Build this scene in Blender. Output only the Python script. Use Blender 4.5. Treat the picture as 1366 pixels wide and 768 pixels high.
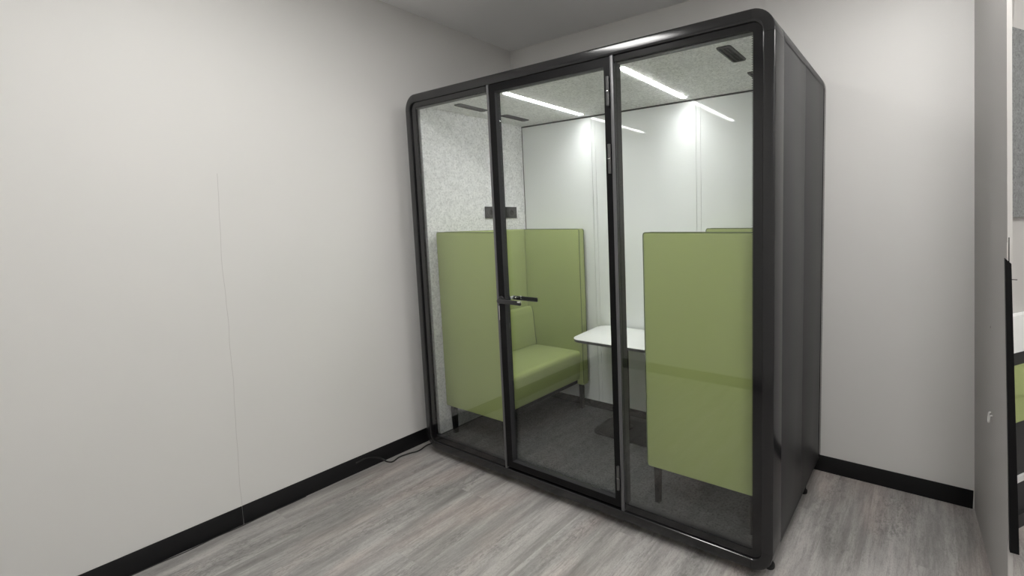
import bpy, bmesh, math, random
from mathutils import Vector, Matrix

random.seed(4)
for o in list(bpy.data.objects):
    bpy.data.objects.remove(o)
SC = bpy.context.scene
COL = SC.collection
PI = math.pi

# ------------------------------------------------------------------ camera, light, exposure
CAM = Vector((2.7997, -1.6940, 1.4990))
YAW, PITCH, ROLL = map(math.radians, (29.896, -5.248, -0.948))
FOC, PX, PY = 607.53, 205.09, -36.34
fw = Vector((-math.sin(YAW) * math.cos(PITCH), math.cos(YAW) * math.cos(PITCH), math.sin(PITCH)))
rt = fw.cross(Vector((0, 0, 1))).normalized()
up = rt.cross(fw)
r2 = rt * math.cos(ROLL) + up * math.sin(ROLL)
u2 = up * math.cos(ROLL) - rt * math.sin(ROLL)
cd = bpy.data.cameras.new('camera')
cam = bpy.data.objects.new('camera', cd)
COL.objects.link(cam)
cam.matrix_world = Matrix(((r2.x, u2.x, -fw.x, CAM.x), (r2.y, u2.y, -fw.y, CAM.y), (r2.z, u2.z, -fw.z, CAM.z), (0, 0, 0, 1)))
cd.sensor_width = 36
cd.lens = FOC / 1366 * 36
cd.shift_x = -PX / 1366
cd.shift_y = PY / 1366
cd.clip_start = 0.02
SC.camera = cam

SC.view_settings.view_transform = 'Standard'
SC.view_settings.look = 'None'
SC.view_settings.gamma = 1
SC.view_settings.use_curve_mapping = False
SC.view_settings.exposure = 0.64
W0 = bpy.data.worlds.new('world')
SC.world = W0
W0.use_nodes = True
W0.node_tree.nodes['Background'].inputs[0].default_value = (0.8, 0.85, 0.9, 1)
W0.node_tree.nodes['Background'].inputs[1].default_value = 0.1

PANEL_POWER = 21.0          # the ceiling light panels' emission
STRIP_POWER = 62.0          # the light strips in the booth's ceiling
PANELS = [(1.00, -0.98), (2.90, 0.0), (4.0, -0.2), (3.35, -1.5)]  # last entry: unseen fill panel, added to light the booth front and walls evenly

# ------------------------------------------------------------------ materials
def mat(name, col=(0.5, 0.5, 0.5), rough=0.6, metal=0.0, spec=0.5, emit=None, power=0, coat=0.0, sheen=0.0):
    m = bpy.data.materials.new(name)
    m.use_nodes = True
    b = m.node_tree.nodes['Principled BSDF']
    b.inputs['Base Color'].default_value = (*col, 1)
    b.inputs['Roughness'].default_value = rough
    b.inputs['Metallic'].default_value = metal
    b.inputs['Specular IOR Level'].default_value = spec
    b.inputs['Coat Weight'].default_value = coat
    b.inputs['Sheen Weight'].default_value = sheen
    if emit:
        b.inputs['Emission Color'].default_value = (*emit, 1)
        b.inputs['Emission Strength'].default_value = power
    return m

class NT:
    def __init__(s, m):
        s.t = m.node_tree
        s.b = s.t.nodes['Principled BSDF']
    def n(s, kind, **kw):
        x = s.t.nodes.new(kind)
        for k, v in kw.items():
            setattr(x, k, v)
        return x
    def l(s, a, b):
        s.t.links.new(a, b)
    def coords(s, scale=(1, 1, 1), rot=(0, 0, 0)):
        tc = s.n('ShaderNodeTexCoord')
        mp = s.n('ShaderNodeMapping')
        mp.inputs['Scale'].default_value = scale
        mp.inputs['Rotation'].default_value = rot
        s.l(tc.outputs['Object'], mp.inputs['Vector'])
        return mp.outputs['Vector']
    def noise(s, vec, scale, detail=2, rough=0.5, w=None):
        x = s.n('ShaderNodeTexNoise')
        x.inputs['Scale'].default_value = scale
        x.inputs['Detail'].default_value = detail
        x.inputs['Roughness'].default_value = rough
        s.l(vec, x.inputs['Vector'])
        return x.outputs['Fac']
    def ramp(s, fac, stops):
        x = s.n('ShaderNodeValToRGB')
        e = x.color_ramp.elements
        e[0].position, e[0].color = stops[0][0], (*stops[0][1], 1)
        e[1].position, e[1].color = stops[-1][0], (*stops[-1][1], 1)
        for p, c in stops[1:-1]:
            q = e.new(p)
            q.color = (*c, 1)
        s.l(fac, x.inputs['Fac'])
        return x.outputs['Color']
    def mix(s, fac, a, b, mode='MIX'):
        x = s.n('ShaderNodeMix', data_type='RGBA', blend_type=mode)
        if isinstance(fac, (int, float)):
            x.inputs['Factor'].default_value = fac
        else:
            s.l(fac, x.inputs['Factor'])
        for sock, v in ((x.inputs[6], a), (x.inputs[7], b)):
            if isinstance(v, tuple):
                sock.default_value = (*v, 1)
            else:
                s.l(v, sock)
        return x.outputs[2]
    def math(s, op, a, b=None):
        x = s.n('ShaderNodeMath', operation=op)
        for i, v in enumerate((a, b)):
            if v is None:
                continue
            if isinstance(v, (int, float)):
                x.inputs[i].default_value = v
            else:
                s.l(v, x.inputs[i])
        return x.outputs[0]
    def bump(s, fac, strength, dist=0.002):
        x = s.n('ShaderNodeBump')
        x.inputs['Strength'].default_value = strength
        x.inputs['Distance'].default_value = dist
        s.l(fac, x.inputs['Height'])
        s.l(x.outputs['Normal'], s.b.inputs['Normal'])

def wall_mat(name, col, crack=False):
    m = mat(name, col, 0.55, spec=0.3)
    t = NT(m)
    v = t.coords()
    big = t.noise(v, 1.1, 3)
    c = t.mix(big, tuple(x * 0.97 for x in col), (min(1, col[0] * 1.03), col[1] * 1.02, col[2] * 1.02))
    if crack:
        g = t.n('ShaderNodeNewGeometry')
        sp = t.n('ShaderNodeSeparateXYZ')
        t.l(g.outputs['Position'], sp.inputs[0])
        wob = t.math('MULTIPLY', t.math('SUBTRACT', t.noise(t.coords((1, 1, 1)), 3.0), 0.5), 0.02)
        yy = t.math('ADD', t.math('ADD', sp.outputs['Y'], wob), 0.886)
        yy = t.math('SUBTRACT', yy, t.math('MULTIPLY', sp.outputs['Z'], 0.022))
        line = t.math('LESS_THAN', t.math('ABSOLUTE', yy), 0.0011)
        low = t.math('LESS_THAN', sp.outputs['Z'], 1.75)
        c = t.mix(t.math('MULTIPLY', t.math('MULTIPLY', line, low), 0.35), c, (0.30, 0.28, 0.27))
    t.l(c, t.b.inputs['Base Color'])
    t.bump(t.noise(v, 260, 3), 0.08, 0.0008)
    return m

M = {}
M['wall'] = wall_mat('wall_paint', (0.70, 0.695, 0.68))
M['wall_l'] = wall_mat('wall_paint_jointed', (0.70, 0.695, 0.68), True)
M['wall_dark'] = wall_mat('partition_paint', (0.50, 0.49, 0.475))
M['ceil'] = wall_mat('ceiling_paint', (0.88, 0.88, 0.88))
M['base'] = mat('baseboard_vinyl', (0.006, 0.006, 0.007), 0.45, spec=0.3)

# grey oak vinyl plank floor; planks run along y
def floor_mat():
    m = mat('floor_vinyl', rough=0.42, spec=0.4)
    t = NT(m)
    tc = t.n('ShaderNodeTexCoord')
    sp = t.n('ShaderNodeSeparateXYZ')
    t.l(tc.outputs['Object'], sp.inputs[0])
    pw = 0.185
    xi = t.math('FLOOR', t.math('DIVIDE', sp.outputs['X'], pw))
    off = t.math('MULTIPLY', t.math('FRACT', t.math('MULTIPLY', xi, 0.377)), 1.22)
    yy = t.math('DIVIDE', t.math('ADD', sp.outputs['Y'], off), 1.22)
    yi = t.math('FLOOR', yy)
    idv = t.math('FRACT', t.math('MULTIPLY', t.math('SINE', t.math('ADD', t.math('MULTIPLY', xi, 12.99), t.math('MULTIPLY', yi, 78.23))), 43758.5))
    cb = t.n('ShaderNodeCombineXYZ')
    t.l(t.math('MULTIPLY', sp.outputs['X'], 1.0), cb.inputs[0])
    t.l(t.math('MULTIPLY', sp.outputs['Y'], 0.11), cb.inputs[1])
    t.l(t.math('MULTIPLY', idv, 0.30), cb.inputs[2])
    g1 = t.noise(cb.outputs[0], 11, 8, 0.66)
    g2 = t.noise(cb.outputs[0], 70, 6, 0.75)
    cb2 = t.n('ShaderNodeCombineXYZ')
    t.l(sp.outputs['X'], cb2.inputs[0])
    t.l(t.math('MULTIPLY', sp.outputs['Y'], 0.42), cb2.inputs[1])
    t.l(t.math('MULTIPLY', idv, 0.15), cb2.inputs[2])
    blot = t.noise(cb2.outputs[0], 6.0, 5, 0.65)
    spk = t.noise(cb2.outputs[0], 75, 6, 0.8)
    pink = t.noise(t.coords((1, 0.4, 1)), 4.0, 3, 0.5)
    grit = t.noise(cb2.outputs[0], 210, 3, 0.8)
    c = t.ramp(g1, [(0.32, (0.20, 0.193, 0.186)), (0.44, (0.31, 0.30, 0.29)), (0.56, (0.42, 0.405, 0.392)), (0.70, (0.50, 0.482, 0.468))])
    c = t.mix(t.math('MULTIPLY', t.ramp(g2, [(0.36, (1, 1, 1)), (0.52, (0, 0, 0))]), 0.55), c, (0.20, 0.193, 0.187))
    c = t.mix(t.math('MULTIPLY', t.ramp(grit, [(0.36, (1, 1, 1)), (0.52, (0, 0, 0))]), 0.35), c, (0.17, 0.165, 0.16))
    mask = t.math('MULTIPLY', t.ramp(blot, [(0.50, (0, 0, 0)), (0.62, (1, 1, 1))]), t.ramp(spk, [(0.47, (0, 0, 0)), (0.57, (1, 1, 1))]))
    c = t.mix(t.math('MULTIPLY', mask, 0.5), c, (0.10, 0.097, 0.093))
    c = t.mix(t.ramp(pink, [(0.50, (0, 0, 0)), (0.66, (1, 1, 1))]), c, t.mix(1.0, c, (1.05, 0.98, 0.96), 'MULTIPLY'))
    tint = t.mix(idv, (1.0, 0.99, 0.98), (0.955, 0.955, 0.955))
    c = t.mix(1.0, c, tint, 'MULTIPLY')
    fx = t.math('ABSOLUTE', t.math('SUBTRACT', t.math('FRACT', t.math('DIVIDE', sp.outputs['X'], pw)), 0.5))
    sx = t.math('GREATER_THAN', fx, 0.495)
    fy = t.math('ABSOLUTE', t.math('SUBTRACT', t.math('FRACT', yy), 0.5))
    sy = t.math('GREATER_THAN', fy, 0.4992)
    c = t.mix(t.math('MULTIPLY', t.math('MAXIMUM', sx, sy), 0.12), c, (0.16, 0.15, 0.145))
    t.l(c, t.b.inputs['Base Color'])
    t.l(t.math('ADD', t.math('MULTIPLY', g2, 0.25), 0.33), t.b.inputs['Roughness'])
    t.bump(g2, 0.15, 0.001)
    return m
M['floor'] = floor_mat()

def metal_mat(name, col, rough, spec=0.5):
    m = mat(name, col, rough, spec=spec)
    t = NT(m)
    n = t.noise(t.coords(), 900, 2)
    t.bump(n, 0.03, 0.0002)
    return m
M['frame'] = metal_mat('charcoal_powder_coat', (0.012, 0.012, 0.013), 0.17, 0.5)
M['side'] = metal_mat('charcoal_side_panel', (0.035, 0.035, 0.036), 0.45, 0.3)
M['strip'] = metal_mat('grey_mullion_edge', (0.10, 0.10, 0.105), 0.35)
M['black'] = metal_mat('black_door_frame', (0.0035, 0.0035, 0.004), 0.5, 0.15)
M['jamb'] = metal_mat('dark_grey_jamb', (0.032, 0.032, 0.035), 0.5, 0.3)
M['frit'] = mat('black_glass_border', (0.006, 0.006, 0.007), 0.12)
M['gap'] = mat('black_gasket', (0.003, 0.003, 0.003), 0.8, spec=0.1)
M['rubber'] = mat('black_rubber', (0.012, 0.012, 0.012), 0.7)
M['hinge'] = mat('dark_steel_hinge', (0.10, 0.10, 0.10), 0.35, metal=0.6)
M['chrome'] = mat('chrome', (0.75, 0.75, 0.76), 0.15, metal=1.0)
M['handle'] = mat('black_handle', (0.03, 0.03, 0.032), 0.3, metal=0.3)
M['white'] = mat('white_laminate', (0.86, 0.87, 0.86), 0.35)
M['hook'] = mat('white_plastic', (0.8, 0.8, 0.78), 0.4)
M['backglass'] = mat('white_back_painted_glass', (0.83, 0.85, 0.845), 0.04, spec=0.9)
M['tabledge'] = mat('dark_table_edge', (0.05, 0.05, 0.05), 0.5)
M['socket'] = mat('dark_grey_plastic', (0.03, 0.03, 0.03), 0.5, spec=0.3)
M['cable'] = mat('black_cable', (0.01, 0.01, 0.01), 0.5)
M['led'] = mat('led_diffuser', (0.9, 0.9, 0.9), 0.5, emit=(1.0, 1.0, 0.985), power=STRIP_POWER)
_t = NT(M['led'])
_g = _t.n('ShaderNodeNewGeometry')
_d = _t.n('ShaderNodeVectorMath', operation='DOT_PRODUCT')
_t.l(_g.outputs['Normal'], _d.inputs[0]); _t.l(_g.outputs['Incoming'], _d.inputs[1])
_t.l(_t.math('MULTIPLY', _t.math('POWER', _t.math('MAXIMUM', _d.outputs['Value'], 0.001), 1.3), STRIP_POWER), _t.b.inputs['Emission Strength'])   # lens diffuser: most light straight down
M['panel'] = mat('ceiling_panel_diffuser', (0.9, 0.9, 0.9), 0.5, emit=(1.0, 0.985, 0.96), power=PANEL_POWER)
M['lampframe'] = mat('white_lamp_frame', (0.75, 0.75, 0.74), 0.4)

def felt_mat(name, lo, hi, scale=160):
    m = mat(name, hi, 0.95, spec=0.1)
    t = NT(m)
    v = t.coords()
    a = t.noise(v, scale, 4, 0.75)
    b = t.noise(v, scale * 0.28, 3, 0.6)
    c = t.ramp(a, [(0.34, lo), (0.5, hi), (0.66, tuple(min(1, x * 1.12) for x in hi))])
    c = t.mix(t.math('MULTIPLY', t.ramp(b, [(0.42, (0, 0, 0)), (0.66, (1, 1, 1))]), 0.3), c, lo)
    t.l(c, t.b.inputs['Base Color'])
    t.bump(a, 0.3, 0.001)
    return m
M['felt'] = felt_mat('light_grey_felt', (0.52, 0.52, 0.53), (0.84, 0.835, 0.845), 100)
M['felt2'] = felt_mat('mid_grey_felt', (0.13, 0.135, 0.135), (0.23, 0.235, 0.235), 110)
M['carpet'] = felt_mat('charcoal_carpet', (0.020, 0.020, 0.021), (0.085, 0.085, 0.086), 90)

def fabric_mat(name, col):
    m = mat(name, col, 0.85, spec=0.15, sheen=0.15)
    t = NT(m)
    v = t.coords()
    n = t.noise(v, 420, 3, 0.6)
    b = t.noise(v, 9, 3, 0.5)
    c = t.mix(n, tuple(x * 0.90 for x in col), tuple(x * 1.08 for x in col))
    c = t.mix(t.math('MULTIPLY', b, 0.12), c, tuple(x * 0.8 for x in col))
    t.l(c, t.b.inputs['Base Color'])
    w1 = t.n('ShaderNodeTexWave')
    w1.inputs['Scale'].default_value = 260
    t.l(v, w1.inputs['Vector'])
    t.bump(t.math('ADD', n, t.math('MULTIPLY', b, 3.0)), 0.25, 0.0015)
    return m
M['green'] = fabric_mat('lime_green_upholstery', (0.37, 0.43, 0.165))
M['piping'] = mat('dark_green_piping', (0.10, 0.13, 0.05), 0.8)

def glass_mat():
    m = bpy.data.materials.new('clear_glass')
    m.use_nodes = True
    t = m.node_tree
    for n in list(t.nodes):
        t.nodes.remove(n)
    out = t.nodes.new('ShaderNodeOutputMaterial')
    mix = t.nodes.new('ShaderNodeMixShader')
    tr = t.nodes.new('ShaderNodeBsdfTransparent')
    tr.inputs[0].default_value = (0.965, 0.975, 0.97, 1)
    gl = t.nodes.new('ShaderNodeBsdfGlossy')
    gl.inputs['Roughness'].default_value = 0.0
    geo = t.nodes.new('ShaderNodeNewGeometry')
    dot = t.nodes.new('ShaderNodeVectorMath'); dot.operation = 'DOT_PRODUCT'
    t.links.new(geo.outputs['Normal'], dot.inputs[0]); t.links.new(geo.outputs['Incoming'], dot.inputs[1])
    def mt(op, a, b=None):
        x = t.nodes.new('ShaderNodeMath'); x.operation = op
        for i, v in enumerate((a, b)):
            if v is None: continue
            if isinstance(v, (int, float)): x.inputs[i].default_value = v
            else: t.links.new(v, x.inputs[i])
        return x.outputs[0]
    c = mt('ABSOLUTE', dot.outputs['Value'])
    p = mt('POWER', mt('SUBTRACT', 1.0, c), 5.0)
    f = mt('ADD', mt('MULTIPLY', p, 0.945), 0.055)
    t.links.new(f, mix.inputs[0]); t.links.new(tr.outputs[0], mix.inputs[1]); t.links.new(gl.outputs[0], mix.inputs[2])
    t.links.new(mix.outputs[0], out.inputs[0])
    return m
M['glass'] = glass_mat()

# ------------------------------------------------------------------ helpers
def finish(name, bm, m, parent=None, smooth=35):
    me = bpy.data.meshes.new(name)
    bmesh.ops.recalc_face_normals(bm, faces=bm.faces)
    bm.to_mesh(me)
    bm.free()
    o = bpy.data.objects.new(name, me)
    COL.objects.link(o)
    if smooth:
        me.polygons.foreach_set('use_smooth', [True] * len(me.polygons))
        me.set_sharp_from_angle(angle=math.radians(smooth))
    me.materials.append(m)
    if parent:
        w = Vector((0, 0, 0))
        p = parent
        while p:
            w += p.location
            p = p.parent
        me.transform(Matrix.Translation(-w))
        o.parent = parent
    return o

def add_box(bm, lo, hi, r=0.0, seg=2):
    lo, hi = Vector(lo), Vector(hi)
    g = bmesh.ops.create_cube(bm, size=1)
    vs = g['verts']
    for v in vs:
        v.co = Vector(((lo[i] + hi[i]) / 2 + v.co[i] * (hi[i] - lo[i]) for i in range(3)))
    if r > 0:
        es = list({e for v in vs for e in v.link_edges})
        bmesh.ops.bevel(bm, geom=es, offset=r, segments=seg, profile=0.5, affect='EDGES')

def box(name, lo, hi, m, parent=None, r=0.0, seg=2):
    bm = bmesh.new()
    add_box(bm, lo, hi, r, seg)
    return finish(name, bm, m, parent)

def add_tube(bm, pts, rad, n=10, closed=False):
    pts = [Vector(p) for p in pts]
    N = len(pts)
    rings = []
    prev = None
    for i, p in enumerate(pts):
        if closed:
            t = pts[(i + 1) % N] - pts[i - 1]
        else:
            t = pts[min(i + 1, N - 1)] - pts[max(i - 1, 0)]
        t.normalize()
        if prev is None:
            a = t.cross(Vector((0, 0, 1)) if abs(t.z) < 0.9 else Vector((1, 0, 0))).normalized()
        else:
            a = (prev - t * prev.dot(t)).normalized()
        prev = a
        b = t.cross(a)
        rr = rad[i] if isinstance(rad, (list, tuple)) else rad
        rings.append([bm.verts.new(p + (a * math.cos(2 * PI * k / n) + b * math.sin(2 * PI * k / n)) * rr) for k in range(n)])
    for i in range(N if closed else N - 1):
        A, B = rings[i], rings[(i + 1) % N]
        for k in range(n):
            bm.faces.new((A[k], A[(k + 1) % n], B[(k + 1) % n], B[k]))
    if not closed:
        bm.faces.new(rings[0][::-1])
        bm.faces.new(rings[-1])

def tube(name, pts, rad, m, parent=None, n=10, closed=False):
    bm = bmesh.new()
    add_tube(bm, pts, rad, n, closed)
    return finish(name, bm, m, parent, 40)

def round_rect(x0, x1, z0, z1, r, n=8):
    """closed loop of (point, outward normal), counter-clockwise in the x-z plane, starting at the middle of the bottom"""
    L = []
    for cx, cz, a0 in ((x1 - r, z0 + r, -90), (x1 - r, z1 - r, 0), (x0 + r, z1 - r, 90), (x0 + r, z0 + r, 180)):
        for k in range(n + 1):
            a = math.radians(a0 + 90 * k / n)
            L.append(((cx + r * math.cos(a), cz + r * math.sin(a)), (math.cos(a), math.sin(a))))
    return L

def sweep(name, path, prof, m, parent, closed, smooth=30):
    """path: (point, normal) in x-z; prof: closed (inset, y) polygon"""
    bm = bmesh.new()
    rings = []
    for (x, z), (nx, nz) in path:
        rings.append([bm.verts.new((x - nx * i, y, z - nz * i)) for i, y in prof])
    N, K = len(rings), len(prof)
    for i in range(N if closed else N - 1):
        A, B = rings[i], rings[(i + 1) % N]
        for k in range(K):
            bm.faces.new((A[k], A[(k + 1) % K], B[(k + 1) % K], B[k]))
    if not closed:
        bm.faces.new(rings[0][::-1])
        bm.faces.new(rings[-1])
    return finish(name, bm, m, parent, smooth)

def prism(name, pts, z0, z1, m, parent=None, r=0.0, seg=2):
    """vertical prism from an outline in x-y"""
    bm = bmesh.new()
    vb = [bm.verts.new((x, y, z0)) for x, y in pts]
    f = bm.faces.new(vb)
    g = bmesh.ops.extrude_face_region(bm, geom=[f])
    nv = [v for v in g['geom'] if isinstance(v, bmesh.types.BMVert)]
    for v in nv:
        v.co.z = z1
    if r > 0:
        es = [e for e in bm.edges if abs(e.verts[0].co.z - e.verts[1].co.z) < 1e-6]
        bmesh.ops.bevel(bm, geom=es, offset=r, segments=seg, profile=0.5, affect='EDGES')
    return finish(name, bm, m, parent)

def hexa(name, bottom, top, m, parent=None):
    """block from four bottom and four top corners"""
    bm = bmesh.new()
    b = [bm.verts.new(p) for p in bottom]
    t = [bm.verts.new(p) for p in top]
    bm.faces.new(b[::-1])
    bm.faces.new(t)
    for i in range(4):
        bm.faces.new((b[i], b[(i + 1) % 4], t[(i + 1) % 4], t[i]))
    return finish(name, bm, m, parent, 0)

def empty(name, loc, label, cat, group=None):
    o = bpy.data.objects.new(name, None)
    COL.objects.link(o)
    o.location = loc
    o.empty_display_size = 0.1
    return tag(o, label, cat, group)

def tag(o, label, cat, group=None):
    o['label'] = label
    o['category'] = cat
    if group:
        o['group'] = group
    return o

def struct(o):
    o['kind'] = 'structure'
    return o

def copy_tree(o, parent=None):
    c = o.copy()
    COL.objects.link(c)
    if parent:
        c.parent = parent
    for ch in list(o.children):
        copy_tree(ch, c)
    return c

# ------------------------------------------------------------------ the room
XL, YB, YF, XR, ZC = -0.151, 0.985, -1.98, 4.6, 2.857
T = 0.1
struct(box('floor', (XL - T, YF - T, -0.1), (XR + T, 2.2, 0), M['floor']))
struct(box('ceiling', (XL - T, YF - T, ZC), (XR + T, 2.2, ZC + 0.1), M['ceil']))
struct(box('wall_left', (XL - T, YF - T, 0), (XL, YB + T, ZC), M['wall_l']))
struct(box('wall_back', (XL, YB, 0), (3.085, YB + T, ZC), M['wall']))
struct(box('wall_front', (XL, YF - T, 0), (XR, YF, ZC), M['wall']))
struct(box('wall_side', (XR, YF - T, 0), (XR + T, 2.2, ZC), M['wall']))
struct(box('wall_far', (3.085, 2.1, 0), (XR, 2.2, ZC), M['wall']))
BH = 0.097
def baseboard(name, lo, hi):
    return struct(box(name, lo, hi, M['base'], r=0.002))
baseboard('baseboard_left', (XL, -0.883, 0), (XL + 0.006, YB, BH))
baseboard('baseboard_left.001', (XL, YF, 0), (XL + 0.006, -0.8846, BH))
baseboard('baseboard_back', (XL + 0.006, YB - 0.006, 0), (3.045, YB, BH))
baseboard('baseboard_front', (XL + 0.006, YF, 0), (XR, YF + 0.006, BH))

# the right-hand partition, seen almost edge-on
def wr(y, z):
    k = (YB - y) / (YB - 0.2)
    return (3.053 + 0.043 * k) - (0.038 + 0.0064 * k) * z
def wall_piece(name, y0, y1, z0, z1, t, m, dx=0.0):
    return hexa(name,
        [(wr(y0, z0) + dx, y0, z0), (wr(y0, z0) + dx + t, y0, z0), (wr(y1, z0) + dx + t, y1, z0), (wr(y1, z0) + dx, y1, z0)],
        [(wr(y0, z1) + dx, y0, z1), (wr(y0, z1) + dx + t, y0, z1), (wr(y1, z1) + dx + t, y1, z1), (wr(y1, z1) + dx, y1, z1)], m)
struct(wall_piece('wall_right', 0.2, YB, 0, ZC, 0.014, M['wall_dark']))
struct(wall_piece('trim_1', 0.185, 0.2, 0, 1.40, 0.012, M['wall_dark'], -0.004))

# ceiling light panels; the last one is an added fill light
for i, (x, y) in enumerate(PANELS):
    lab = ['square ceiling light panel above the front of the green-seat booth', 'square ceiling light panel between the booth and the partition', 'square ceiling light panel over the neighbouring booth', 'added fill panel on the ceiling near the front wall, evening out the room light'][i]
    t = empty('ceiling_light', (x, y, ZC), lab, 'ceiling light', 'ceiling light panels')
    bm = bmesh.new()
    for a, b, c, d in ((-.25, -.25, .25, -.225), (-.25, .225, .25, .25), (-.25, -.225, -.225, .225), (.225, -.225, .25, .225)):
        add_box(bm, (x + a, y + b, ZC - 0.014), (x + c, y + d, ZC))
    finish('lamp_frame', bm, M['lampframe'], t)
    box('diffuser', (x - .225, y - .225, ZC - 0.010), (x + .225, y + .225, ZC), M['panel'], t)

# ------------------------------------------------------------------ the booth
PW, PD, Z0, Z1, R = 2.300, 0.980, 0.045, 2.270, 0.092
pod = empty('office_booth', (PW / 2, PD / 2, 0), 'large black-framed glass meeting booth with charcoal sides standing in the corner of the room', 'booth')
outer = round_rect(0, PW, Z0, Z1, R, 10)
ring = outer
fp = [(0.047, 0.030), (0.047, 0.003), (0.0455, 0.0008), (0.043, 0.0), (0.036, 0.0), (0.029, 0.00012), (0.022, 0.0004), (0.015, 0.00085), (0.008, 0.0015), (0.004, 0.0022), (0.001, 0.0042), (0.0, 0.008), (0.0, 0.116), (0.03, 0.116), (0.03, 0.030)]
n1 = 11
g = 0.0007
corners = [ring[i * n1:(i + 1) * n1] for i in range(4)]
for c in corners:
    sweep('frame_corner', c, fp, M['frame'], pod, False)
for i in range(4):
    a, b = corners[i][-1], corners[(i + 1) % 4][0]
    d = (Vector(b[0]) - Vector(a[0])).normalized() * g
    sweep('frame_rail', [((a[0][0] + d[0], a[0][1] + d[1]), a[1]), ((b[0][0] - d[0], b[0][1] - d[1]), b[1])], fp, M['frame'], pod, False)
# rear ring, rounded at the back
rp = [(0.0, 0.903), (0.0, 0.945), (0.004, 0.962), (0.014, 0.974), (0.030, 0.980), (0.06, 0.980), (0.06, 0.903)]
sweep('rear_frame', ring, rp, M['frame'], pod, True)
# body shell, a little recessed, carries the covers and panels
sp_ = [(0.007, 0.1165), (0.007, 0.9025), (0.020, 0.9025), (0.020, 0.1165)]
sweep('body_shell', ring, sp_, M['gap'], pod, True)
def partial(z_lim, top):
    P = []
    if top:
        P = [((PW, z_lim), (1, 0))] + corners[1] + corners[2] + [((0, z_lim), (-1, 0))]
    else:
        P = [((0, z_lim), (-1, 0))] + corners[3] + corners[0] + [((PW, z_lim), (1, 0))]
    return P
cv = [(0.0, 0.1172), (0.0, 0.9018), (0.0065, 0.9018), (0.0065, 0.1172)]
sweep('top_cover', partial(2.190, True), cv, M['side'], pod, False)
bc = [(0.0, 0.1172), (0.0, 0.9018), (0.0065, 0.9018), (0.0065, 0.1172)]
sweep('bottom_cover', partial(0.121, False)[0:], bc, M['side'], pod, False)
for x0, x1 in ((PW - 0.0068, PW - 0.0015), (0.0015, 0.0068)):
    box('side_panel', (x0, 0.1195, 0.1275), (x1, 0.4855, 2.1815), M['side'], pod, 0.001)
    box('side_panel', (x0, 0.4885, 0.1275), (x1, 0.8945, 2.1815), M['side'], pod, 0.001)
for x, y in ((2.255, 0.11), (2.255, 0.72), (0.04, 0.09), (0.04, 0.72), (1.15, 0.09)):
    bm = bmesh.new()
    add_tube(bm, [(x, y, 0.0), (x, y, 0.012), (x, y, 0.0125), (x, y, 0.0455)], [0.022, 0.022, 0.014, 0.014], 16)
    finish('levelling_foot', bm, M['rubber'], pod)
# black inner lip panel around the glass (printed border), rounded inner corners
def ring_plate(name, x0, x1, z0, z1, r_o, inner, r_i, y0, y1, m, parent):
    A = round_rect(x0, x1, z0, z1, r_o, 6)
    B = round_rect(*inner, r_i, 6)
    bm = bmesh.new()
    vs = [[bm.verts.new((p[0][0], y, p[0][1])) for p in L] for L in (A, B) for y in (y0, y1)]
    N = len(A)
    for i in range(N):
        j = (i + 1) % N
        bm.faces.new((vs[0][i], vs[0][j], vs[2][j], vs[2][i]))
        bm.faces.new((vs[1][i], vs[3][i], vs[3][j], vs[1][j]))
        bm.faces.new((vs[0][i], vs[1][i], vs[1][j], vs[0][j]))
        bm.faces.new((vs[2][i], vs[2][j], vs[3][j], vs[3][i]))
    return finish(name, bm, m, parent, 30)
ML0, ML1, MR0, MR1 = 0.738, 0.752, 1.552, 1.569
IX0, IX1, IZ0, IZ1 = 0.047, PW - 0.047, Z0 + 0.047, Z1 - 0.047
GY = 0.010
def fixed_pane(x0, x1, gx0, gx1, ro):
    p = box('window_pane', (x0, GY + 0.001, IZ0 + 0.001), (x1, GY + 0.009, IZ1 - 0.001), M['glass'], pod)
    f = ring_plate('glass_border', x0, x1, IZ0, IZ1, ro, (gx0, gx1, 0.129, 2.196), 0.012, GY - 0.0006, GY + 0.0008, M['frit'], p)
    # the printed border fades out in a row of fine dots
    bm = bmesh.new()
    def dot(x, z):
        vs = [bm.verts.new((x + .0021 * math.cos(k * PI / 3), GY - 0.0004, z + .0021 * math.sin(k * PI / 3))) for k in range(6)]
        gq = bmesh.ops.extrude_face_region(bm, geom=[bm.faces.new(vs)])
        for v in gq['geom']:
            if isinstance(v, bmesh.types.BMVert):
                v.co.y += 0.0009
    z = 0.15 if gx1 > 2 else 9
    while z < 2.18:
        dot(gx1 - 0.0028, z)
        z += 0.0085
    x = gx0 + 0.02
    while x < gx1 - 0.02:
        dot(x, 0.129 + 0.0028); dot(x, 2.196 - 0.0028)
        x += 0.0085
    finish('border_dots', bm, M['frit'], p, 0)['kind'] = 'stuff'
    return p
fixed_pane(IX0, ML0 - 0.001, 0.093, ML0 - 0.003, 0.020)
fixed_pane(MR1 + 0.001, IX1, MR1 + 0.002, 2.212, 0.020)
for a, b in ((ML0, ML1), (MR0, MR1)):
    m_ = box('mullion', (a, 0.004, IZ0 - 0.002), (b, 0.060, IZ1 + 0.002), M['strip'], pod, 0.001)
    box('mullion_core', (a + 0.0005 if a < 1 else a + 0.003, 0.0185, 0.11), (b + 0.0012, 0.0605, IZ1), M['jamb'], m_)
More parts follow.
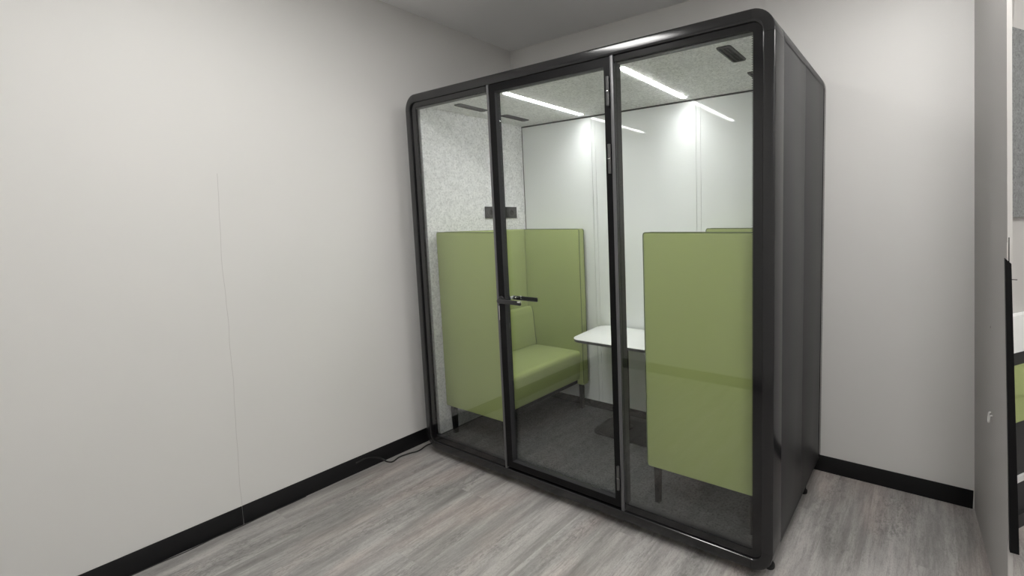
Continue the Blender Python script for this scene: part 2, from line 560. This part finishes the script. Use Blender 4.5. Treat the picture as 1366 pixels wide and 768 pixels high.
# ---- door
DX0, DX1, DZ0, DZ1 = 0.7535, 1.5505, 0.1045, 2.2205
dmesh = bmesh.new()
for lo, hi in (((DX0, 0.006, DZ0), (0.797, 0.042, DZ1)), ((1.517, 0.006, DZ0), (DX1, 0.042, DZ1)), ((0.797, 0.006, DZ0), (1.517, 0.042, 0.141)), ((0.797, 0.006, 2.1825), (1.517, 0.042, DZ1))):
    add_box(dmesh, lo, hi)
door = finish('door', dmesh, M['black'], pod)
jb = bmesh.new()
for lo, hi in (((0.7965, 0.0075, 0.141), (0.7985, 0.0415, 2.182)), ((1.5155, 0.0075, 0.141), (1.5175, 0.0415, 2.182)), ((0.7985, 0.0075, 0.1405), (1.5155, 0.0415, 0.1425)), ((0.7985, 0.0075, 2.181), (1.5155, 0.0415, 2.183))):
    add_box(jb, lo, hi)
finish('glazing_bead', jb, M['jamb'], door)
box('window_pane', (0.799, 0.030, 0.143), (1.515, 0.037, 2.1805), M['glass'], door)
for a, b in ((2.134, 2.008), (1.839, 1.709), (0.316, 0.197)):
    bm = bmesh.new()
    mid = (a + b) / 2
    add_tube(bm, [(1.5415, -0.001, b), (1.5415, -0.001, mid - 0.0015)], 0.0072, 12)
    add_tube(bm, [(1.5415, -0.001, mid + 0.0015), (1.5415, -0.001, a)], 0.0072, 12)
    h = finish('hinge', bm, M['hinge'], door)
    box('hinge_ring', (1.5355, -0.0075, mid - 0.0016), (1.5475, 0.0055, mid + 0.0016), M['chrome'], h, 0.001)
# levers
HZ = 1.070
for side in (-1, 1):
    y0 = 0.006 if side < 0 else 0.042
    yl = -0.030 if side < 0 else 0.088
    bm = bmesh.new()
    add_tube(bm, [(0.7765, y0, HZ), (0.7765, y0 + side * 0.007, HZ), (0.7765, y0 + side * 0.009, HZ)], [0.021, 0.021, 0.019], 24)
    ro = finish('handle_rosette', bm, M['handle'], door)
    lev = bmesh.new()
    add_box(lev, (0.7685 if side > 0 else 0.787, yl - 0.006, HZ - 0.0125), (0.962, yl + 0.006, HZ + 0.0115), 0.005, 3)
    lo = finish('lever_handle', lev, M['handle'], door)
    tube('handle_neck', [(0.7765, y0 + side * 0.008, HZ), (0.7765 if side > 0 else 0.792, yl, HZ)], 0.0105, M['chrome'] if side > 0 else M['handle'], lo, 16)
    if side > 0:
        box('lever_collar', (0.79, yl - 0.0068, HZ - 0.006), (0.845, yl + 0.0068, HZ + 0.0123), M['chrome'], lo, 0.003)
    else:
        box('lever_cap', (0.940, yl - 0.0066, HZ + 0.001), (0.9628, yl + 0.0066, HZ + 0.0120), M['chrome'], lo, 0.003)
box('strike_plate', (0.7515, 0.0035, 0.955), (0.7565, 0.0065, 1.035), M['chrome'], door, 0.0008)

# ---- lining
FX0, FX1, FB, ZF, ZI = 0.055, PW - 0.055, 0.880, 0.111, 2.224
box('felt_side', (0.030, 0.062, ZF - 0.01), (FX0, FB + 0.02, ZI), M['felt'], pod)
box('felt_side', (FX1, 0.062, ZF - 0.01), (PW - 0.030, FB + 0.02, ZI), M['felt'], pod)
box('felt_ceiling', (0.0455, 0.062, ZI), (1.1485, FB, ZI + 0.0007), M['felt'], pod)
box('felt_ceiling', (1.1505, 0.062, ZI), (PW - 0.0455, FB, ZI + 0.0007), M['felt'], pod)
box('ceiling_board', (0.0455, 0.032, ZI + 0.0008), (PW - 0.0455, 0.902, ZI + 0.0012), M['gap'], pod)
box('carpet', (0.0455, 0.061, ZF - 0.02), (PW - 0.0455, 0.902, ZF), M['carpet'], pod)
for a, b in ((0.0475, ML0), (MR1 + 0.0015, PW - 0.0475)):
    box('inner_sill', (a, 0.0305, Z0 + 0.046), (b, 0.0605, 0.1165), M['jamb'], pod)
    box('inner_header', (a, 0.0305, 2.196), (b, 0.0605, ZI), M['jamb'], pod)
box('inner_sill', (ML1 + 0.001, 0.0435, Z0 + 0.046), (MR0, 0.0605, 0.119), M['jamb'], pod)
for x0, x1 in ((FX0 + 0.004, 0.7335), (0.7365, 0.7660), (0.7680, 1.5475), (1.5505, 1.5785), (1.5805, FX1 - 0.004)):
    box('back_panel', (x0, FB, 0.165), (x1, FB + 0.012, ZI - 0.008), M['backglass'], pod)
bm = bmesh.new()
add_box(bm, (FX0, FB - 0.001, ZF), (FX1, FB + 0.02, 0.165))
add_box(bm, (FX0, FB - 0.004, ZI - 0.010), (FX1, FB + 0.02, ZI + 0.0005))
add_box(bm, (FX0, FB - 0.003, 0.165), (FX0 + 0.004, FB + 0.02, ZI - 0.010))
add_box(bm, (FX1 - 0.004, FB - 0.003, 0.165), (FX1, FB + 0.02, ZI - 0.010))
finish('back_trim', bm, M['frame'], pod)
box('back_board', (FX0, FB + 0.0125, 0.165), (FX1, 0.9028, ZI - 0.01), M['gap'], pod)
for xa in (0.700, 1.503):
    s = box('light_strip', (xa - 0.016, 0.165, ZI - 0.0035), (xa + 0.016, 0.815, ZI - 0.0002), M['led'], pod)
# vents in the ceiling
for x, y in ((0.262, 0.275), (0.262, 0.63), (2.022, 0.275), (2.022, 0.665)):
    bm = bmesh.new()
    A = [(x + px_ * 0.034, y + py_ * 0.104) for px_, py_ in ((-1, -1), (1, -1), (1, 1), (-1, 1))]
    loopo = [(p[0], p[1]) for p in round_rect(0, 0.068, 0, 0.208, 0.012, 4) for p in [p[0]]]
    loopi = [p[0] for p in round_rect(0.010, 0.058, 0.012, 0.196, 0.006, 4)]
    vo = [bm.verts.new((x - 0.034 + a, y - 0.104 + b, ZI - 0.0005)) for a, b in loopo]
    vo2 = [bm.verts.new((x - 0.034 + a, y - 0.104 + b, ZI - 0.0065)) for a, b in round_pts] if False else [bm.verts.new((x - 0.034 + 0.034 + (a - 0.034) * 0.94, y - 0.104 + 0.104 + (b - 0.104) * 0.98, ZI - 0.0065)) for a, b in loopo]
    vi = [bm.verts.new((x - 0.034 + a, y - 0.104 + b, ZI - 0.0065)) for a, b in loopi]
    vi2 = [bm.verts.new((x - 0.034 + a, y - 0.104 + b, ZI - 0.0005)) for a, b in loopi]
    N = len(vo)
    for i in range(N):
        j = (i + 1) % N
        for P_, Q_ in ((vo, vo2), (vo2, vi), (vi, vi2)):
            bm.faces.new((P_[i], P_[j], Q_[j], Q_[i]))
    v_ = finish('air_vent', bm, M['jamb'], pod)
    box('vent_grille', (x - 0.0235, y - 0.091, ZI - 0.0012), (x + 0.0235, y + 0.091, ZI - 0.0006), M['gap'], v_)
    for dx in (-0.008, 0.008):
        box('vent_slat', (x + dx - 0.0012, y - 0.090, ZI - 0.0052), (x + dx + 0.0012, y + 0.090, ZI - 0.0013), M['jamb'], v_)
# socket unit on the left felt wall
so = box('power_outlet', (FX0, 0.500, 1.525), (FX0 + 0.012, 0.784, 1.608), M['socket'], pod, 0.003)
for yy in (0.55, 0.735):
    bm = bmesh.new()
    add_tube(bm, [(FX0 + 0.0118, yy, 1.5665), (FX0 + 0.0128, yy, 1.5665)], 0.019, 24)
    finish('socket_face', bm, M['gap'], so)

# ------------------------------------------------------------------ sofas
CX, CY = 0.3655, 0.480
def make_sofa():
    root = empty('booth_sofa', (CX, CY, ZF), 'lime green high-backed booth sofa on the left, seat visible through the glass door', 'sofa', 'facing green booth sofas')
    x0, x1 = 0.075, 0.656
    y0, y1 = 0.100, 0.860
    zb, zt = 0.295, 1.438
    th = 0.058
    def arm(ya, yb, z_top):
        bm = bmesh.new()
        add_box(bm, (x0, ya, zb), (x1, yb, z_top), 0.013, 4)
        o = finish('side_screen', bm, M['green'], root, 50)
        e = 0.0035
        pts = []
        for yy in (ya + e, yb - e):
            b2 = bmesh.new()
            path = [(x0 + .012, yy, z_top - 0.001), (x1 - 0.012, yy, z_top - 0.001), (x1 - 0.004, yy, z_top - 0.005), (x1 - 0.001, yy, z_top - 0.013), (x1 - 0.001, yy, zb + 0.02)]
            add_tube(b2, path, 0.0022, 6)
            finish('piping', b2, M['piping'], o)
    arm(y0, y0 + th, zt)
    arm(y1 - th, y1, zt)
    bk = box('backrest', (x0, y0 + th + 0.0005, zb), (x0 + 0.052, y1 - th - 0.0005, zt), M['green'], root, 0.012, 4)
    tube('piping', [(x0 + 0.004, y0 + th, zt - 0.001), (x0 + 0.004, y1 - th, zt - 0.001)], 0.0022, M['piping'], bk, 6)
    # wedge lumbar cushion
    bm = bmesh.new()
    ya, yb = y0 + th + 0.002, y1 - th - 0.002
    prof = [(0.1285, 0.555), (0.200, 0.555), (0.192, 0.62), (0.176, 0.80), (0.166, 0.838), (0.150, 0.848), (0.1285, 0.846)]
    A = [bm.verts.new((x, ya, z)) for x, z in prof]
    B = [bm.verts.new((x, yb, z)) for x, z in prof]
    bm.faces.new(A[::-1]); bm.faces.new(B)
    for i in range(len(prof)):
        j = (i + 1) % len(prof)
        bm.faces.new((A[i], A[j], B[j], B[i]))
    bmesh.ops.bevel(bm, geom=[e for e in bm.edges], offset=0.005, segments=2, profile=0.5, affect='EDGES')
    cu = finish('back_cushion', bm, M['green'], root, 50)
    for yy in (ya + 0.0015, yb - 0.0015):
        tube('piping', [(0.201, yy, 0.558), (0.193, yy, 0.62), (0.178, yy, 0.80), (0.167, yy, 0.841)], 0.002, M['piping'], cu, 6)
    # seat with a slightly crowned top and raked front
    bm = bmesh.new()
    prof = [(0.1285, 0.330), (0.600, 0.330), (0.615, 0.337), (0.622, 0.352), (0.636, 0.520), (0.634, 0.540), (0.624, 0.551), (0.600, 0.556), (0.40, 0.556), (0.22, 0.553), (0.1285, 0.552)]
    ny = 8
    rings = []
    for k in range(ny + 1):
        y = ya + (yb - ya) * k / ny
        crown = 0.004 * (1 - (2 * k / ny - 1) ** 4)
        rings.append([bm.verts.new((x, y, z + (crown - 0.004 if z > 0.5 else 0))) for x, z in prof])
    bm.faces.new(rings[0][::-1]); bm.faces.new(rings[-1])
    for k in range(ny):
        for i in range(len(prof)):
            j = (i + 1) % len(prof)
            bm.faces.new((rings[k][i], rings[k][j], rings[k + 1][j], rings[k + 1][i]))
    se = finish('seat', bm, M['green'], root, 40)
    box('seat_frame', (x0 + 0.02, y0 + th + 0.002, 0.305), (0.60, y1 - th - 0.002, 0.329), M['rubber'], root)
    for lx, ly in ((x0 + 0.047, y0 + 0.028), (x0 + 0.047, y1 - 0.028), (x1 - 0.045, y0 + 0.028), (x1 - 0.045, y1 - 0.028)):
        bm = bmesh.new()
        add_box(bm, (lx - 0.0145, ly - 0.0145, ZF), (lx + 0.0145, ly + 0.0145, zb + 0.006))
        for v in bm.verts:
            if v.co.z < ZF + 0.01:
                v.co.x = lx + (v.co.x - lx) * 0.82
                v.co.y = ly + (v.co.y - ly) * 0.82
        finish('leg', bm, M['black'], root)
    return root
sofa = make_sofa()
sofa2 = copy_tree(sofa)
sofa2.location = (PW - CX + 0.0, CY, ZF)
sofa2.rotation_euler.z = PI
sofa2['label'] = 'lime green high-backed booth sofa on the right, its outer side panel facing the glass'

# ------------------------------------------------------------------ table
tb = empty('pedestal_table', (1.150, 0.675, ZF), 'small white pedestal table with rounded corners between the two green sofas', 'table')
def rounded_outline(pts, r, n=6):
    out = []
    N = len(pts)
    for i in range(N):
        p0, p1, p2 = Vector(pts[i - 1]), Vector(pts[i]), Vector(pts[(i + 1) % N])
        a, b = (p0 - p1).normalized(), (p2 - p1).normalized()
        ang = math.acos(max(-1, min(1, a.dot(b))))
        d = r / math.tan(ang / 2)
        s, e = p1 + a * d, p1 + b * d
        c = p1 + (a + b).normalized() * (r / math.sin(ang / 2))
        a0 = math.atan2(s.y - c.y, s.x - c.x)
        a1 = math.atan2(e.y - c.y, e.x - c.x)
        while a1 < a0: a1 += 2 * PI
        if a1 - a0 > PI: a1 -= 2 * PI
        for k in range(n + 1):
            q = a0 + (a1 - a0) * k / n
            out.append((c.x + r * math.cos(q), c.y + r * math.sin(q)))
    return out
top_o = rounded_outline([(0.845, 0.466), (1.455, 0.466), (1.515, 0.868), (0.785, 0.868)], 0.075, 10)
tt = prism('tabletop', top_o, 0.7455, 0.750, M['white'], tb, 0.001)
edge_o = [(1.15 + (x - 1.15) * 0.992, 0.665 + (y - 0.665) * 0.990) for x, y in top_o]
prism('table_edge', edge_o, 0.730, 0.7453, M['tabledge'], tt)
bm = bmesh.new()
add_tube(bm, [(1.105, 0.70, ZF + 0.009), (1.105, 0.70, ZF + 0.018), (1.105, 0.70, ZF + 0.02), (1.105, 0.70, 0.722)], [0.04, 0.04, 0.022, 0.022], 24)
finish('table_column', bm, M['frame'], tb)
prism('table_base', rounded_outline([(0.915, 0.545), (1.385, 0.545), (1.385, 0.815), (0.915, 0.815)], 0.07, 8), ZF, ZF + 0.009, M['black'], tb, 0.002)
prism('mounting_plate', rounded_outline([(1.03, 0.60), (1.27, 0.60), (1.27, 0.75), (1.03, 0.75)], 0.02, 4), 0.7225, 0.7298, M['frame'], tb)

# ------------------------------------------------------------------ cables on the floor
def smooth_path(pts, n=8):
    P = [Vector(p) for p in pts]
    out = []
    for i in range(len(P) - 1):
        p0, p1, p2, p3 = P[max(i - 1, 0)], P[i], P[i + 1], P[min(i + 2, len(P) - 1)]
        for k in range(n):
            t = k / n
            out.append(0.5 * ((2 * p1) + (p2 - p0) * t + (2 * p0 - 5 * p1 + 4 * p2 - p3) * t * t + (3 * p1 - p0 - 3 * p2 + p3) * t ** 3))
    out.append(P[-1])
    return out
cr = 0.0044
tag(tube('power_cable', smooth_path([(0.02, 0.20, cr), (-0.05, 0.12, cr), (-0.088, 0.061, cr), (-0.066, -0.020, cr), (-0.088, -0.075, cr), (-0.098, -0.130, cr), (-0.080, -0.182, cr), (-0.112, -0.198, cr), (-0.1395, -0.215, 0.024), (-0.1405, -0.250, 0.050), (-0.1405, -0.305, 0.070), (-0.1405, -0.36, 0.066)]), cr, M['cable'], n=8),
    'thick black power cable looping out from under the booth to the baseboard', 'cable')
c2 = 0.0022
tag(tube('thin_wire', smooth_path([(-0.140, -0.62, c2), (-0.138, -0.688, c2), (-0.141, -0.80, c2), (-0.135, -0.90, c2), (-0.141, -0.99, c2), (-0.132, -1.09, c2), (-0.138, -1.18, c2), (-0.141, -1.30, c2), (-0.141, -1.50, c2)]), c2, M['cable'], n=6),
    'thin black wire lying along the foot of the left baseboard', 'wire')

# ------------------------------------------------------------------ the neighbouring booth beyond the partition
A0 = Vector((3.158, 0.833)); ang = math.radians(34.4)
du = Vector((math.sin(ang), math.cos(ang))); dn = Vector((du.y, -du.x))
def slab(name, u0, u1, z0, z1, n0, n1, m, parent=None):
    """n>0 is away from the room's viewer side"""
    q = [A0 + du * a - dn * b for a, b in ((u0, n0), (u1, n0), (u1, n1), (u0, n1))]
    return hexa(name, [(p.x, p.y, z0) for p in q], [(p.x, p.y, z1) for p in q], m, parent)
def hz(z):
    return max(0.0, 1.499 + (z - 1.499) * 1.3)
U0, U1 = -0.125, 0.80
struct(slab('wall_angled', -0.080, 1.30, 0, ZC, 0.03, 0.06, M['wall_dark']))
tag(slab('felt_panel', U0 + 0.006, U1, hz(1.485), hz(2.092), 0.012, 0.0298, M['felt2']), 'grey felt acoustic panel on the wall beyond the partition', 'panel')
nb = empty('neighbour_booth', (A0.x + 0.1, A0.y + 0.1, 0), 'lime green cushioned bench unit seen in the sliver right of the partition', 'bench')
for nm, z0, z1, n0, mm in (('seat_cushion', 0.86, 0.966, -0.015, 'green'), ('seat_front', 0.757, 0.859, -0.005, 'green'), ('dark_panel', 0.547, 0.756, 0.004, 'side'),
                           ('sill', 0.525, 0.546, -0.008, 'lampframe'), ('kick_panel', 0.40, 0.524, 0.004, 'jamb')):
    slab(nm, U0 + 0.012, U1, hz(z0), hz(z1), n0, 0.029, M[mm], nb)
slab('plinth', -0.078, U1, 0.0, hz(0.399), -0.010, 0.029, M['side'], nb)
dk = empty('white_desk', (A0.x + 0.1, A0.y + 0.1, 0), 'white desk panel above the green bench beyond the partition', 'desk')
slab('desk_panel', U0 + 0.012, U1, hz(1.017), hz(1.148), -0.010, 0.029, M['white'], dk)
slab('desk_rail', U0 + 0.012, U1, hz(0.967), hz(1.0165), 0.002, 0.029, M['jamb'], dk)
# black door post at the end of the partition
po = hexa('door_post', [(3.080, 0.155, 0.34), (3.106, 0.155, 0.34), (3.106, 0.175, 0.34), (3.080, 0.175, 0.34)],
          [(3.024, 0.155, 1.352), (3.042, 0.155, 1.334), (3.042, 0.175, 1.334), (3.024, 0.175, 1.352)], M['black'])
tag(po, 'black door post standing against the end of the right-hand partition', 'post')
tube('post_rod', [(3.038, 0.165, 1.30), (3.033, 0.165, 1.42)], 0.0016, M['black'], po, 6)
tube('post_pin', [(3.040, 0.165, 1.281), (3.061, 0.165, 1.281)], 0.0014, M['black'], po, 6)
# small bits on the partition
hx = wr(0.5, 0.67)
hk = tube('wall_hook', smooth_path([(hx - 0.001, 0.482, 0.690), (hx - 0.010, 0.482, 0.688), (hx - 0.012, 0.484, 0.664), (hx - 0.012, 0.500, 0.655), (hx - 0.012, 0.516, 0.664), (hx - 0.010, 0.518, 0.688), (hx - 0.001, 0.518, 0.690)], 5), 0.003, M['hook'], n=8)
tag(hk, 'small white U-shaped hook fixed low on the right-hand partition', 'hook')
sx = wr(0.52, 1.04)
sc = tube('wall_screw', [(sx + 0.001, 0.52, 1.045), (sx - 0.003, 0.52, 1.045)], 0.006, M['rubber'], n=10)
tag(sc, 'small dark screw head halfway up the right-hand partition', 'screw')
